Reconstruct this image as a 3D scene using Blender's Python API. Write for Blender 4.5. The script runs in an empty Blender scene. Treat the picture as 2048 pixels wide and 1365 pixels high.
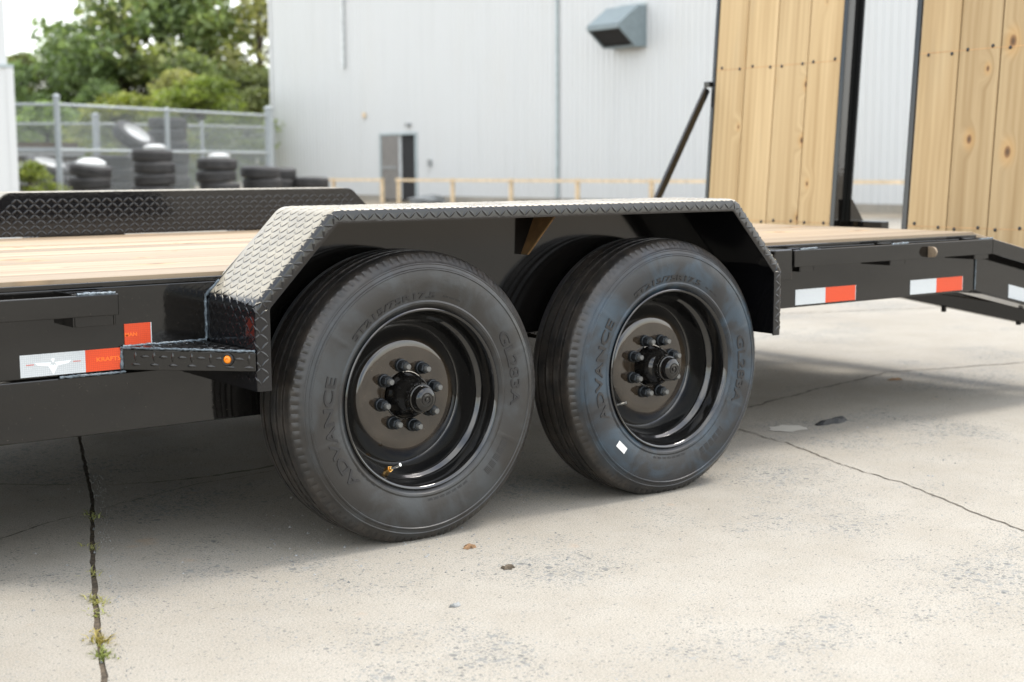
import bpy, bmesh, math, random
from mathutils import Vector, Matrix
random.seed(7)
S = bpy.context.scene
COL = S.collection
PI = math.pi

# ------------------------------------------------------------------ camera
cam_d = bpy.data.cameras.new('camera'); cam = bpy.data.objects.new('camera', cam_d); COL.objects.link(cam)
S.camera = cam
CY, CP, CR = 0.6441, 0.1229, -0.0054
fw = Vector((math.sin(CY)*math.cos(CP), math.cos(CY)*math.cos(CP), -math.sin(CP)))
rt = Vector((math.cos(CY), -math.sin(CY), 0)); up = rt.cross(fw)
r2 = rt*math.cos(CR)+up*math.sin(CR); u2 = -rt*math.sin(CR)+up*math.cos(CR)
M = Matrix((r2, u2, -fw)).transposed().to_4x4(); M.translation = Vector((-1.9519, -2.9802, .9609))
cam.matrix_world = M
cam_d.lens = 49.015; cam_d.sensor_width = 36; cam_d.sensor_fit = 'HORIZONTAL'
cam_d.clip_start = .05; cam_d.clip_end = 2000
cam_d.dof.use_dof = True; cam_d.dof.focus_distance = 3.6; cam_d.dof.aperture_fstop = 3.6
S.render.resolution_x, S.render.resolution_y = 1024, 682
S.view_settings.view_transform = 'Standard'; S.view_settings.look = 'None'
S.view_settings.exposure = 1.37; S.view_settings.gamma = 1
S.render.engine = 'CYCLES'
S.cycles.max_bounces = 8; S.cycles.glossy_bounces = 5; S.cycles.transparent_max_bounces = 8
S.cycles.use_denoising = True

# ------------------------------------------------------------------ sky and sun
SUN = Vector((.58, -.07, 1)).normalized()          # direction towards the sun
el = math.asin(SUN.z); az = math.atan2(SUN.x, SUN.y)
W = bpy.data.worlds.new('World'); S.world = W; W.use_nodes = True
nt = W.node_tree; nt.nodes.clear()
sky = nt.nodes.new('ShaderNodeTexSky'); sky.sky_type = 'NISHITA'; sky.sun_disc = False
sky.sun_elevation = el; sky.sun_rotation = az
sky.air_density = 1.2; sky.dust_density = 1.6; sky.ozone_density = 1.0
bw = nt.nodes.new('ShaderNodeRGBToBW')
wc = nt.nodes.new('ShaderNodeTexCoord')
cn = nt.nodes.new('ShaderNodeTexNoise'); cn.inputs['Scale'].default_value = 2.2; cn.inputs['Detail'].default_value = 6
cr = nt.nodes.new('ShaderNodeMapRange'); cr.inputs[1].default_value = .36; cr.inputs[2].default_value = .60
cr.inputs[3].default_value = .06; cr.inputs[4].default_value = .9
wh = nt.nodes.new('ShaderNodeMix'); wh.data_type = 'RGBA'; wh.blend_type = 'MIX'; wh.inputs[0].default_value = .85      # cloud layer: mostly even white, a little brighter where the clear sky is
wh.inputs[7].default_value = (9.6, 9.6, 9.4, 1)
mx = nt.nodes.new('ShaderNodeMix'); mx.data_type = 'RGBA'
bg = nt.nodes.new('ShaderNodeBackground'); bg.inputs[1].default_value = .15
wo = nt.nodes.new('ShaderNodeOutputWorld')
L = nt.links.new
L(wc.outputs['Generated'], cn.inputs['Vector']); L(cn.outputs[0], cr.inputs[0]); L(cr.outputs[0], mx.inputs[0])
L(sky.outputs[0], bw.inputs[0]); L(bw.outputs[0], wh.inputs[6])
L(sky.outputs[0], mx.inputs[6]); L(wh.outputs[2], mx.inputs[7]); L(mx.outputs[2], bg.inputs[0]); L(bg.outputs[0], wo.inputs[0])
sd = bpy.data.lights.new('sun', 'SUN'); so = bpy.data.objects.new('sun', sd); COL.objects.link(so)
sd.energy = 1.05; sd.angle = math.radians(15); sd.color = (1, .95, .87)
so.rotation_euler = SUN.to_track_quat('Z', 'Y').to_euler(); so.location = SUN*40

# ------------------------------------------------------------------ helpers: materials
class NT:
    def __init__(s, name):
        s.m = bpy.data.materials.new(name); s.m.use_nodes = True
        s.t = s.m.node_tree; s.b = s.t.nodes['Principled BSDF']; s.out = s.t.nodes['Material Output']
    def n(s, typ, props=None, **inp):
        x = s.t.nodes.new('ShaderNode'+typ)
        for k, v in (props or {}).items(): setattr(x, k, v)
        for k, v in inp.items():
            k = k.replace('_', ' ')
            i = int(k[1:]) if k[0] == 'i' and k[1:].isdigit() else k
            if hasattr(v, 'node'): s.t.links.new(v, x.inputs[i])
            else: x.inputs[i].default_value = v
        return x
    def coord(s, which='Object'): return s.n('TexCoord').outputs[which]
    def mapping(s, vec, scale=(1,1,1), loc=(0,0,0)):
        return s.n('Mapping', Vector=vec, Scale=scale, Location=loc).outputs[0]
    def noise(s, vec, scale, detail=3, rough=.5, dist=0):
        return s.n('TexNoise', Vector=vec, Scale=scale, Detail=detail, Roughness=rough, Distortion=dist)
    def vor(s, vec, scale, feature='F1', rnd=1, dim='3D'):
        return s.n('TexVoronoi', {'feature': feature, 'voronoi_dimensions': dim}, Vector=vec, Scale=scale, Randomness=rnd)
    def ramp(s, fac, a, b, lo=0., hi=1., smooth=True):
        return s.n('MapRange', {'interpolation_type': 'SMOOTHSTEP' if smooth else 'LINEAR'}, i0=fac, i1=a, i2=b, i3=lo, i4=hi).outputs[0]
    def mix(s, f, a, b, blend='MIX'):
        return s.n('Mix', {'data_type': 'RGBA', 'blend_type': blend}, i0=f, i6=c4(a), i7=c4(b)).outputs[2]
    def math(s, op, a, b=0.):
        return s.n('Math', {'operation': op}, i0=a, i1=b).outputs[0]
    def bump(s, h, strength, dist=.002):
        s.link(s.n('Bump', Height=h, Strength=strength, Distance=dist).outputs[0], 'Normal')
    def link(s, o, k):
        if hasattr(o, 'node'): s.t.links.new(o, s.b.inputs[k])
        else: s.b.inputs[k].default_value = c4(o) if isinstance(o, tuple) else o
def c4(v): return v if hasattr(v, 'node') else (tuple(v)+(1,) if len(v) == 3 else v)
MAT = {}
def flat(name, col, rough=.5, metal=0., var=.15, scale=8, bump=0., spec=.5):
    n = NT(name); v = n.coord()
    f = n.ramp(n.noise(v, scale, 5, .6).outputs[0], .3, .7)
    n.link(n.mix(f, tuple(x*(1-var) for x in col), tuple(min(1, x*(1+var)) for x in col)), 'Base Color')
    n.link(rough, 'Roughness'); n.link(metal, 'Metallic'); n.link(spec, 'Specular IOR Level')
    if bump: n.bump(n.noise(v, scale*12, 4).outputs[0], bump)
    MAT[name] = n.m; return n.m

def m_paint(key='paint', ior=1.55, film=(.006, .0055, .005)):
    n = NT('black_gloss_'+key); v = n.coord()
    dirt = n.ramp(n.noise(v, 5, 6, .65).outputs[0], .5, .8, 0, .5)
    sp = n.ramp(n.noise(v, 220, 2).outputs[0], .70, .76, 0, .5)
    f = n.math('MAXIMUM', n.math('MULTIPLY', dirt, .03), n.math('MULTIPLY', sp, .4))
    fc = film
    if key == 'rim_paint':                              # brown ground reflection painted into the colour of the disc's flat
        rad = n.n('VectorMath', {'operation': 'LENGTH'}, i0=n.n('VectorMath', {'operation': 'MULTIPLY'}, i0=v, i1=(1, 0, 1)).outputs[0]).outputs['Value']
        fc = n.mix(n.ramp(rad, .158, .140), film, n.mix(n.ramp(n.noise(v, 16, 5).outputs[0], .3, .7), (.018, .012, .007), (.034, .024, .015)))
    n.link(n.mix(f, fc, (.20, .17, .13)), 'Base Color')
    n.link(n.ramp(n.noise(v, 9, 5).outputs[0], .3, .8, .04, .10), 'Roughness')
    n.b.inputs['IOR'].default_value = ior
    n.bump(n.math('ADD', n.math('MULTIPLY', n.noise(v, 55, 2).outputs[0], .35), n.math('MULTIPLY', n.noise(v, 7, 2).outputs[0], 1.6)), .10, .003)
    MAT[key] = n.m
def m_plate():
    n = NT('black_tread_plate_paint'); v = n.coord()
    nz = n.n('SeparateXYZ', Vector=n.n('NewGeometry').outputs['Normal']).outputs[2]
    d = n.ramp(nz, .52, .66, 0, 1)                       # yard dust that has settled on upward faces
    g = n.ramp(n.noise(v, 14, 6, .65).outputs[0], .25, .7, .55, .95)
    f = n.math('MULTIPLY', n.math('MULTIPLY', d, g), .82)
    n.link(n.mix(f, (.005, .005, .006), (.40, .355, .27)), 'Base Color')
    n.link(n.math('ADD', n.math('MULTIPLY', f, .35), .085), 'Roughness')
    n.b.inputs['IOR'].default_value = 1.55
    n.bump(n.noise(v, 70, 2).outputs[0], .05, .003)
    MAT['plate'] = n.m
def m_rubber(key='rubber', blue=(.032, .035, .037), lo=.42, hi=.62, base0=(.018, .0165, .015)):
    n = NT('tyre_'+key); v = n.coord()
    rad = n.n('VectorMath', {'operation': 'LENGTH'}, i0=n.n('VectorMath', {'operation': 'MULTIPLY'}, i0=v, i1=(1, 0, 1)).outputs[0]).outputs['Value']
    oi = n.n('ObjectInfo').outputs['Random']
    vv = n.n('VectorMath', {'operation': 'ADD'}, i0=v, i1=n.n('CombineXYZ', X=n.math('MULTIPLY', oi, 37.), Y=oi, Z=n.math('MULTIPLY', oi, 11.)).outputs[0]).outputs[0]
    blot = n.ramp(n.noise(vv, 7, 5, .6, .6).outputs[0], lo, hi)
    streak = n.ramp(n.noise(vv, 26, 4, .6).outputs[0], .4, .7)
    side = n.mix(blot, base0, blue)
    side = n.mix(n.math('MULTIPLY', streak, .22), side, (.020, .015, .012))
    tread = n.mix(n.ramp(n.noise(vv, 18, 6, .7).outputs[0], .3, .75), (.013, .0125, .012), (.040, .033, .027))
    f = n.ramp(n.math('ADD', rad, n.math('MULTIPLY', n.noise(vv, 9, 3).outputs[0], .03)), .352, .392)
    n.link(n.mix(f, side, tread), 'Base Color')
    n.link(n.ramp(n.noise(vv, 12, 5).outputs[0], .3, .7, .28, .48), 'Roughness')
    n.b.inputs['Specular IOR Level'].default_value = .5
    n.bump(n.noise(v, 160, 3).outputs[0], .12, .002)
    MAT[key] = n.m
def m_letter():
    n = NT('moulded_lettering_rubber'); v = n.coord()
    n.link(n.mix(n.noise(v, 30, 4).outputs[0], (.006, .006, .007), (.016, .014, .013)), 'Base Color'); n.link(.55, 'Roughness')
    MAT['letter'] = n.m
def m_concrete(name='concrete', k=1.0):
    n = NT(name); v = n.coord()
    big = n.ramp(n.noise(v, .55, 6, .6).outputs[0], .3, .7)
    base = n.mix(big, (.285*k, .262*k, .222*k), (.355*k, .332*k, .288*k))
    mid = n.ramp(n.noise(v, 5, 6, .65).outputs[0], .3, .72)
    base = n.mix(n.math('MULTIPLY', mid, .35), base, (.26*k, .232*k, .185*k))
    grain = n.ramp(n.noise(v, 260, 3, .7).outputs[0], .25, .75, .62, 1.22)
    base = n.mix(1., base, n.n('CombineColor', i0=grain, i1=grain, i2=grain).outputs[0], 'MULTIPLY')
    patch = n.ramp(n.noise(n.mapping(v, loc=(3.1, 1.7, 0)), 1.3, 5, .65).outputs[0], .47, .66)
    # flat slate aggregate showing through the worn surface
    dv = n.n('VectorMath', {'operation': 'ADD'}, i0=v, i1=n.n('VectorMath', {'operation': 'SCALE'}, i0=n.noise(v, 60, 2).outputs['Color'], Scale=.010).outputs[0]).outputs[0]
    for sc, thr, gate in ((30, .33, .93), (52, .34, .85), (95, .36, .68), (170, .38, .64)):
        vo = n.vor(dv, sc, dim='2D'); cc = n.n('SeparateColor', i0=vo.outputs['Color'])
        keep = n.ramp(n.math('ADD', cc.outputs[0], n.math('MULTIPLY', patch, .55)), gate+.26, gate+.31)
        st = n.math('MULTIPLY', keep, n.ramp(vo.outputs['Distance'], thr, thr*.72))
        scol = n.mix(cc.outputs[1], (.085, .09, .088), (.25, .252, .24))
        base = n.mix(n.math('MULTIPLY', st, .78), base, scol)
    pit = n.ramp(n.noise(v, 120, 2, .5).outputs[0], .665, .72)
    base = n.mix(n.math('MULTIPLY', pit, .75), base, (.09, .085, .075))
    rust = n.ramp(n.noise(n.mapping(v, loc=(9, 4, 0)), 6, 3).outputs[0], .70, .80)
    base = n.mix(n.math('MULTIPLY', rust, .25), base, (.40, .24, .13))
    n.link(base, 'Base Color'); n.link(.88, 'Roughness'); n.link(.25, 'Specular IOR Level')
    h = n.math('ADD', n.noise(v, 150, 5, .7).outputs[0], n.math('MULTIPLY', n.noise(v, 18, 4).outputs[0], 1.5))
    n.bump(h, .35, .004)
    MAT[name] = n.m
def m_wood(name, a, b, knots=1.):
    n = NT(name); v = n.coord(); oi = n.n('ObjectInfo').outputs['Random']
    off = n.n('CombineXYZ', X=n.math('MULTIPLY', oi, 61.), Y=n.math('MULTIPLY', oi, 23.), Z=n.math('MULTIPLY', oi, 7.)).outputs[0]
    vv = n.n('VectorMath', {'operation': 'ADD'}, i0=v, i1=off).outputs[0]
    flatv = n.mapping(vv, (1, 1, 0))
    kv = n.vor(n.mapping(flatv, (.62, 1, 1)), 3.4, dim='2D'); kd = kv.outputs['Distance']; kc = n.n('SeparateColor', i0=kv.outputs['Color'])
    on = n.ramp(kc.outputs[0], .22, .26)
    push = n.math('MULTIPLY', n.math('MULTIPLY', n.ramp(kd, .22, .0), on), .035)
    gv = n.n('VectorMath', {'operation': 'ADD'}, i0=n.mapping(vv, (.55, 17, 17)), i1=n.n('CombineXYZ', Y=n.math('MULTIPLY', push, 30.)).outputs[0]).outputs[0]
    gr = n.noise(gv, 1.0, 4, .6, .4).outputs[0]
    rings = n.n('TexWave', {'bands_direction': 'Y'}, Vector=gv, Scale=.55, Distortion=2.2, Detail=2, Detail_Scale=.8).outputs[0]
    g = n.math('ADD', n.math('MULTIPLY', n.ramp(gr, .3, .75), .78), n.math('MULTIPLY', rings, .22))
    col = n.mix(g, a, b)
    tint = n.ramp(oi, 0, 1, .74, 1.10)
    col = n.mix(1., col, n.n('CombineColor', i0=tint, i1=tint, i2=tint).outputs[0], 'MULTIPLY')
    blue = n.ramp(n.noise(n.mapping(vv, (.8, 6, 6)), 1.2, 3).outputs[0], .58, .78)
    col = n.mix(n.math('MULTIPLY', blue, .25), col, (.30, .26, .18))
    kr = n.ramp(kc.outputs[1], 0, 1, .022, .078)
    kn = n.math('MULTIPLY', n.ramp(n.math('DIVIDE', kd, kr), 1.15, .75), on)
    halo = n.math('MULTIPLY', n.ramp(n.math('DIVIDE', kd, kr), 3.2, 1.0), on)
    col = n.mix(n.math('MULTIPLY', halo, .35*knots), col, (.50, .27, .08))
    col = n.mix(n.math('MULTIPLY', kn, .85*knots), col, n.mix(n.ramp(n.math('DIVIDE', kd, kr), .2, .9), (.05, .022, .012), (.22, .11, .045)))
    n.link(col, 'Base Color'); n.link(.62, 'Roughness'); n.link(.35, 'Specular IOR Level')
    n.bump(gr, .25, .002)
    MAT[name] = n.m
def m_tape(name, a, b):
    n = NT(name); v = n.coord()
    vo = n.vor(n.mapping(v, (1, 1, 1)), 210, rnd=.15); e = n.ramp(vo.outputs['Distance'], .28, .5)
    n.link(n.mix(n.math('MULTIPLY', e, .55), a, b), 'Base Color'); n.link(.28, 'Roughness')
    MAT[name] = n.m
def m_leaf(name, a, b):
    n = NT(name); v = n.coord(); oi = n.n('ObjectInfo').outputs['Random']
    f = n.ramp(n.noise(v, 1.3, 4, .6).outputs[0], .3, .7)
    col = n.mix(f, a, b)
    g = n.n('NewGeometry').outputs['Random Per Island']
    t = n.ramp(g, 0, 1, .6, 1.35); t2 = n.math('MULTIPLY', t, n.ramp(oi, 0, 1, .85, 1.15))
    col = n.mix(1., col, n.n('CombineColor', i0=t2, i1=t, i2=t).outputs[0], 'MULTIPLY')
    n.link(col, 'Base Color'); n.link(.5, 'Roughness')
    tr = n.n('BsdfTranslucent', Color=n.mix(1., col, (1.5, 1.6, .8), 'MULTIPLY'))
    ms = n.n('MixShader', i0=.4, i1=n.b.outputs[0], i2=tr.outputs[0])
    n.t.links.new(ms.outputs[0], n.out.inputs[0]); MAT[name] = n.m
def m_siding():
    n = NT('white_painted_steel_siding'); v = n.coord()
    st = n.ramp(n.noise(n.mapping(v, (3, 3, .12)), 1.5, 5, .65).outputs[0], .45, .8)
    col = n.mix(n.math('MULTIPLY', st, .35), (.52, .53, .53), (.42, .43, .425))
    low = n.ramp(n.noise(n.mapping(v, (1, 1, .3)), .6, 3).outputs[0], .5, .8)
    col = n.mix(n.math('MULTIPLY', low, .22), col, (.50, .49, .46))
    n.link(col, 'Base Color'); n.link(.42, 'Roughness'); MAT['siding'] = n.m
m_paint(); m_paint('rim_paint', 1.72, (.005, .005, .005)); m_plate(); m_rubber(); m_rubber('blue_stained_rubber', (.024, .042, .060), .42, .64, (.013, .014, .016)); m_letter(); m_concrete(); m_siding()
m_wood('ramp_pine', (.51, .375, .205), (.35, .235, .11)); m_wood('deck_pine', (.36, .28, .19), (.235, .165, .10), 1.)
m_tape('tape_white', (.56, .585, .595), (.36, .39, .41)); m_tape('tape_red', (.66, .062, .010), (.46, .036, .006))
m_leaf('leaf_mid', (.18, .215, .085), (.29, .32, .135)); m_leaf('leaf_dark', (.135, .17, .075), (.22, .255, .11))
m_leaf('leaf_yellow', (.15, .18, .035), (.26, .26, .06)); m_leaf('grass', (.20, .20, .05), (.40, .34, .14))
flat('rail_timber', (.62, .48, .31), .7, var=.2); flat('galvanised', (.30, .33, .34), .55, .25, .12, 30)
flat('nut_zinc', (.022, .026, .030), .42, .5, .3, 90); flat('stud_steel', (.14, .14, .135), .45, .6, .25, 90)
flat('bolt_black', (.012, .012, .012), .5); flat('brass', (.70, .42, .14), .25, 1., .1)
flat('steel_bright', (.7, .68, .62), .25, 1., .1); flat('sticker_paper', (.78, .78, .76), .5, var=.05); flat('print_grey', (.35, .35, .36), .6)
flat('amber_lens', (.75, .22, .01), .15, var=.1); flat('print_orange', (.95, .16, .01), .35, var=.05)
flat('emblem_white', (.74, .76, .77), .3, var=.03); flat('print_red', (.55, .08, .06), .4, var=.05)
flat('weld_paint', (.10, .125, .145), .25, .2, .5, 160, .3); flat('soil', (.085, .066, .045), .95, var=.45, scale=60, bump=.5)
flat('crack', (.10, .085, .065), .95, var=.4, scale=50); flat('stain_pale', (.40, .38, .335), .9, var=.06)
flat('gravel_dirt', (.27, .225, .165), .95, var=.3, scale=1.2, bump=.3); flat('pebble', (.20, .205, .20), .85, var=.5, scale=40)
flat('scrap_rubber', (.012, .012, .013), .6); flat('dry_leaf', (.20, .115, .055), .8, var=.35, scale=60)
flat('hood_grey', (.20, .245, .26), .45, var=.1); flat('dark_inside', (.012, .012, .013), .8)
flat('door_grey', (.17, .16, .15), .5, var=.12); flat('bark', (.09, .07, .05), .9, var=.3)
flat('old_rubber', (.028, .027, .027), .7, var=.3, scale=6); flat('white_wheel', (.52, .53, .52), .35, var=.04)
flat('grey_steel', (.24, .25, .25), .55, var=.2); flat('trim_grey', (.33, .38, .39), .5); flat('chalk', (.45, .26, .12), .9, var=.3, scale=30)
flat('lit_beige', (.20, .15, .10), .5, .2, .2, 40); flat('satin_black', (.006, .0055, .005), .085, .0, .3, 2.5, .03); flat('reflection_brown', (.20, .115, .05), .35, .0, .25, 30); flat('pipe_white', (.55, .57, .57), .5)

# ------------------------------------------------------------------ helpers: geometry
class MB:
    def __init__(s): s.v = []; s.f = []; s.mi = []; s.cur = 0
    def add(s, vs, fs):
        o = len(s.v); s.v += [tuple(x) for x in vs]; s.f += [tuple(i+o for i in f) for f in fs]; s.mi += [s.cur]*len(fs); return s
    def box(s, x0, x1, y0, y1, z0, z1):
        return s.add([(x0,y0,z0),(x1,y0,z0),(x1,y1,z0),(x0,y1,z0),(x0,y0,z1),(x1,y0,z1),(x1,y1,z1),(x0,y1,z1)],
                     [(3,2,1,0),(4,5,6,7),(0,1,5,4),(1,2,6,5),(2,3,7,6),(3,0,4,7)])
    def prism(s, poly, ax, a, b):
        """poly: 2-D outline; ax: extrusion axis index"""
        def P(p, h):
            l = list(p); l.insert(ax, h); return tuple(l)
        n = len(poly); vs = [P(p, a) for p in poly]+[P(p, b) for p in poly]
        fs = [tuple(range(n))[::-1], tuple(range(n, 2*n))]+[(i, (i+1) % n, (i+1) % n+n, i+n) for i in range(n)]
        return s.add(vs, fs)
    def lathe(s, prof, seg=48, close=False, arc=2*PI):
        """prof: list of (r, y) about the Y axis"""
        n = len(prof); vs = []; fs = []
        for i in range(seg):
            a = arc*i/seg
            for r, y in prof: vs.append((r*math.cos(a), y, r*math.sin(a)))
        for i in range(seg):
            j = (i+1) % seg
            for k in range(n-1): fs.append((i*n+k, j*n+k, j*n+k+1, i*n+k+1))
        return s.add(vs, fs)
    def tube(s, pts, r, seg=8, cap=True):
        pts = [Vector(p) for p in pts]; vs = []; fs = []; n = len(pts)
        rr = r if isinstance(r, (list, tuple)) else [r]*n
        ref = Vector((.13, .31, .94)).normalized()
        for i, p in enumerate(pts):
            t = (pts[min(i+1, n-1)]-pts[max(i-1, 0)]).normalized()
            a = t.cross(ref); a = a.normalized() if a.length > 1e-4 else Vector((1, 0, 0)); b = t.cross(a)
            for k in range(seg):
                w = 2*PI*k/seg; vs.append(p+(a*math.cos(w)+b*math.sin(w))*rr[i])
        for i in range(n-1):
            for k in range(seg):
                k2 = (k+1) % seg; fs.append((i*seg+k, i*seg+k2, (i+1)*seg+k2, (i+1)*seg+k))
        if cap: fs += [tuple(range(seg))[::-1], tuple(range((n-1)*seg, n*seg))]
        return s.add(vs, fs)
    def mesh(s, name, mats, smooth=None):
        me = bpy.data.meshes.new(name); me.from_pydata(s.v, [], s.f)
        for m in (mats if isinstance(mats, (list, tuple)) else [mats]): me.materials.append(MAT[m])
        if any(s.mi): me.polygons.foreach_set('material_index', s.mi)
        bm = bmesh.new(); bm.from_mesh(me); bmesh.ops.recalc_face_normals(bm, faces=bm.faces); bm.to_mesh(me); bm.free()
        if smooth is not None:
            me.polygons.foreach_set('use_smooth', [True]*len(me.polygons)); me.set_sharp_from_angle(angle=math.radians(smooth))
        me.update(); return me
    def obj(s, name, mats, parent=None, smooth=None, bevel=0., loc=None):
        return link(name, s.mesh(name, mats, smooth), parent, bevel, loc)
def link(name, me, parent=None, bevel=0., loc=None):
    o = bpy.data.objects.new(name, me); COL.objects.link(o)
    if loc is not None: o.location = loc
    put(o, parent)
    if bevel:
        b = o.modifiers.new('bevel', 'BEVEL'); b.width = bevel; b.segments = 2; b.limit_method = 'ANGLE'; b.angle_limit = math.radians(35)
        b.harden_normals = False
    return o
def put(o, parent):
    if parent is not None:
        o.parent = parent
        if parent.get('worldkids'): o.matrix_parent_inverse = Matrix.Translation(-Vector(parent['base']))
def empty(name, loc=(0, 0, 0), parent=None, worldkids=False):
    o = bpy.data.objects.new(name, None); COL.objects.link(o); o.location = loc; o.empty_display_size = .1
    put(o, parent)
    if worldkids: o['worldkids'] = 1; o['base'] = list(loc)
    return o
def tag(o, label, cat, group=None):
    o['label'] = label; o['category'] = cat
    if group: o['group'] = group
    return o
def text_geo(txt, extrude=.02):
    cu = bpy.data.curves.new('t', 'FONT'); cu.body = txt; cu.extrude = extrude; cu.resolution_u = 3; cu.offset = .016
    o = bpy.data.objects.new('t', cu); COL.objects.link(o)
    dg = bpy.context.evaluated_depsgraph_get(); me = bpy.data.meshes.new_from_object(o.evaluated_get(dg))
    vs = [v.co.copy() for v in me.vertices]; fs = [tuple(p.vertices) for p in me.polygons]
    bpy.data.objects.remove(o); bpy.data.curves.remove(cu); bpy.data.meshes.remove(me)
    x0 = min(v.x for v in vs); x1 = max(v.x for v in vs); y0 = min(v.y for v in vs); y1 = max(v.y for v in vs)
    return [((v.x-x0)/(x1-x0), (v.y-y0)/(y1-y0), v.z/extrude) for v in vs], fs

# ------------------------------------------------------------------ the setting: ground and pavement
g = MB().add([(-300,-300,-.05),(300,-300,-.05),(300,300,-.05),(-300,300,-.05)], [(0,1,2,3)]).obj('ground', 'gravel_dirt'); g['kind'] = 'structure'
JO = [(-3.2,-7.2),(-2.1,-3.7),(-1.045,-.483),(-.933,-.145),(-.776,.308),(-.529,.977),(-.229,1.909),(.5,4.1),(2.6,10.6)]
jl = []; jr = []
rj = random.Random(3)
for (a, b) in zip(JO[:-1], JO[1:]):
    n_ = max(2, int(math.dist(a, b)/.035)) if -1 < a[1] < 2.5 or -1 < b[1] < 2.5 else 6
    for i in range(n_):
        t = i/n_; x = a[0]+(b[0]-a[0])*t; y = a[1]+(b[1]-a[1])*t
        jl.append((x-.0065-rj.uniform(-.0018, .0022), y+rj.uniform(-.003, .003))); jr.append((x+.0065+rj.uniform(-.0018, .0022), y+rj.uniform(-.003, .003)))
pav = empty('concrete_pavement'); pav['kind'] = 'structure'
def slab(poly, name='slab'):
    m = MB(); n_ = len(poly)
    m.add([(x, y, 0) for x, y in poly]+[(x, y, -.04) for x, y in poly], [tuple(range(n_))]+[(i, i+n_, (i+1) % n_+n_, (i+1) % n_) for i in range(n_)])
    return m.obj(name, 'concrete', pav)
slab(jl+[(-30, 18), (-30, -12)]); slab(jr[::-1]+[(2, -12), (19.4, -12), (19.4, 14), (14, 20), (6, 18)])
ms = MB()
ms.add([(x-.002, y, -.005) for x, y in jl]+[(x+.002, y, -.005) for x, y in jr], [(i, i+1, i+1+len(jl), i+len(jl)) for i in range(len(jl)-1)])
ms.obj('joint_soil', 'soil', pav)
def crack(pts, w, seed, mat='crack', step=.02):
    r = random.Random(seed); m = MB(); vs = []; P = []
    for a, b in zip(pts[:-1], pts[1:]):
        k = max(2, int(math.dist(a, b)/step))
        for i in range(k):
            t = i/k; P.append((a[0]+(b[0]-a[0])*t, a[1]+(b[1]-a[1])*t))
    P.append(pts[-1]); n_ = len(P); off = 0
    for i, (x, y) in enumerate(P):
        q = P[min(i+1, n_-1)]; q0 = P[max(i-1, 0)]; dx, dy = q[0]-q0[0], q[1]-q0[1]; l = math.hypot(dx, dy) or 1
        off = off*.8+r.uniform(-.006, .006); ww = w*r.uniform(.25, 1.2)*min(1, 6*i/n_+.2, 6*(n_-i)/n_+.2)
        nx, ny = -dy/l, dx/l
        vs += [(x+nx*(off-ww), y+ny*(off-ww), .0018), (x+nx*(off+ww), y+ny*(off+ww), .0018)]
    m.add(vs, [(2*i, 2*i+1, 2*i+3, 2*i+2) for i in range(n_-1)])
    return m.obj('crack', mat, pav)
crack([(-1.6,1.75),(-.683,1.349),(-.46,1.16)], .006, 1); crack([(-.43,1.13),(-.266,1.064),(.05,1.045),(.5,1.2),(1.1,1.25)], .008, 2)
crack([(-1.3,.5),(-.884,.689),(-.64,.81)], .0035, 3); crack([(-.57,.84),(-.42,.90),(-.195,.964),(.2,1.02)], .0028, 4)
crack([(1.5,.72),(1.77,.587),(1.688,.212),(1.566,-.107),(1.515,-.342),(1.416,-.594),(1.287,-.917),(1.1,-1.5)], .0032, 5)
crack([(1.5,.78),(2.15,.884),(2.786,1.038),(3.373,1.147),(4.157,.95),(6,.6)], .008, 6); crack([(3.6,3.9),(5.2,3.2),(7.5,2.4),(11,1.0)], .008, 7)
# pale paint spot, rubber scrap, dry leaves, loose stones
m = MB(); m.add([(1.915+.075*math.cos(a*.35)*(1+.15*math.sin(a*1.7)), .473+.06*math.sin(a*.35)*(1+.2*math.cos(a*2.1)), .002) for a in range(18)], [tuple(range(18))]); m.obj('pale_stain', 'stain_pale', pav)
def blob(name, c, sx, sy, h, mat, seed, label, cat, n_=16, jag=.5, group=None):
    r = random.Random(seed); m = MB(); rim = []
    for i in range(n_):
        a = 2*PI*i/n_; k = 1+r.uniform(-jag, jag); rim.append((c[0]+sx*k*math.cos(a), c[1]+sy*k*math.sin(a), .001))
    top = [(c[0]+(p[0]-c[0])*.75, c[1]+(p[1]-c[1])*.75, h*r.uniform(.5, 1.1)+.002) for p in rim]
    m.add(rim+top+[(c[0], c[1], h)], [(i, (i+1) % n_, (i+1) % n_+n_, i+n_) for i in range(n_)]+[(i+n_, (i+1) % n_+n_, 2*n_) for i in range(n_)])
    return tag(m.obj(name, mat), label, cat, group)
blob('rubber_scrap', (2.162,.445), .085, .022, .018, 'scrap_rubber', 4, 'torn black scrap of rubber lying on concrete beyond the rear wheel', 'scrap', 14, .6)
blob('dead_leaf', (.045,-.138), .016, .013, .006, 'dry_leaf', 5, 'orange brown dead leaf on concrete just below the front wheel', 'leaf')
blob('dead_leaf', (.01,-.344), .014, .014, .006, 'soil', 6, 'dark crumpled dead leaf on bare concrete in front of the wheels', 'leaf', 12, .7)
blob('dead_leaf', (3.2,.985), .05, .02, .006, 'dry_leaf', 7, 'rusty brown dead leaf by the dark crack under the trailer tail', 'leaf')
blob('flat_stone', (-.258,-.51), .014, .009, .006, 'pebble', 8, 'flat dark slate chip on the concrete in the lower middle', 'stone', 12, .3)
rp = random.Random(11); m = MB()
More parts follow.
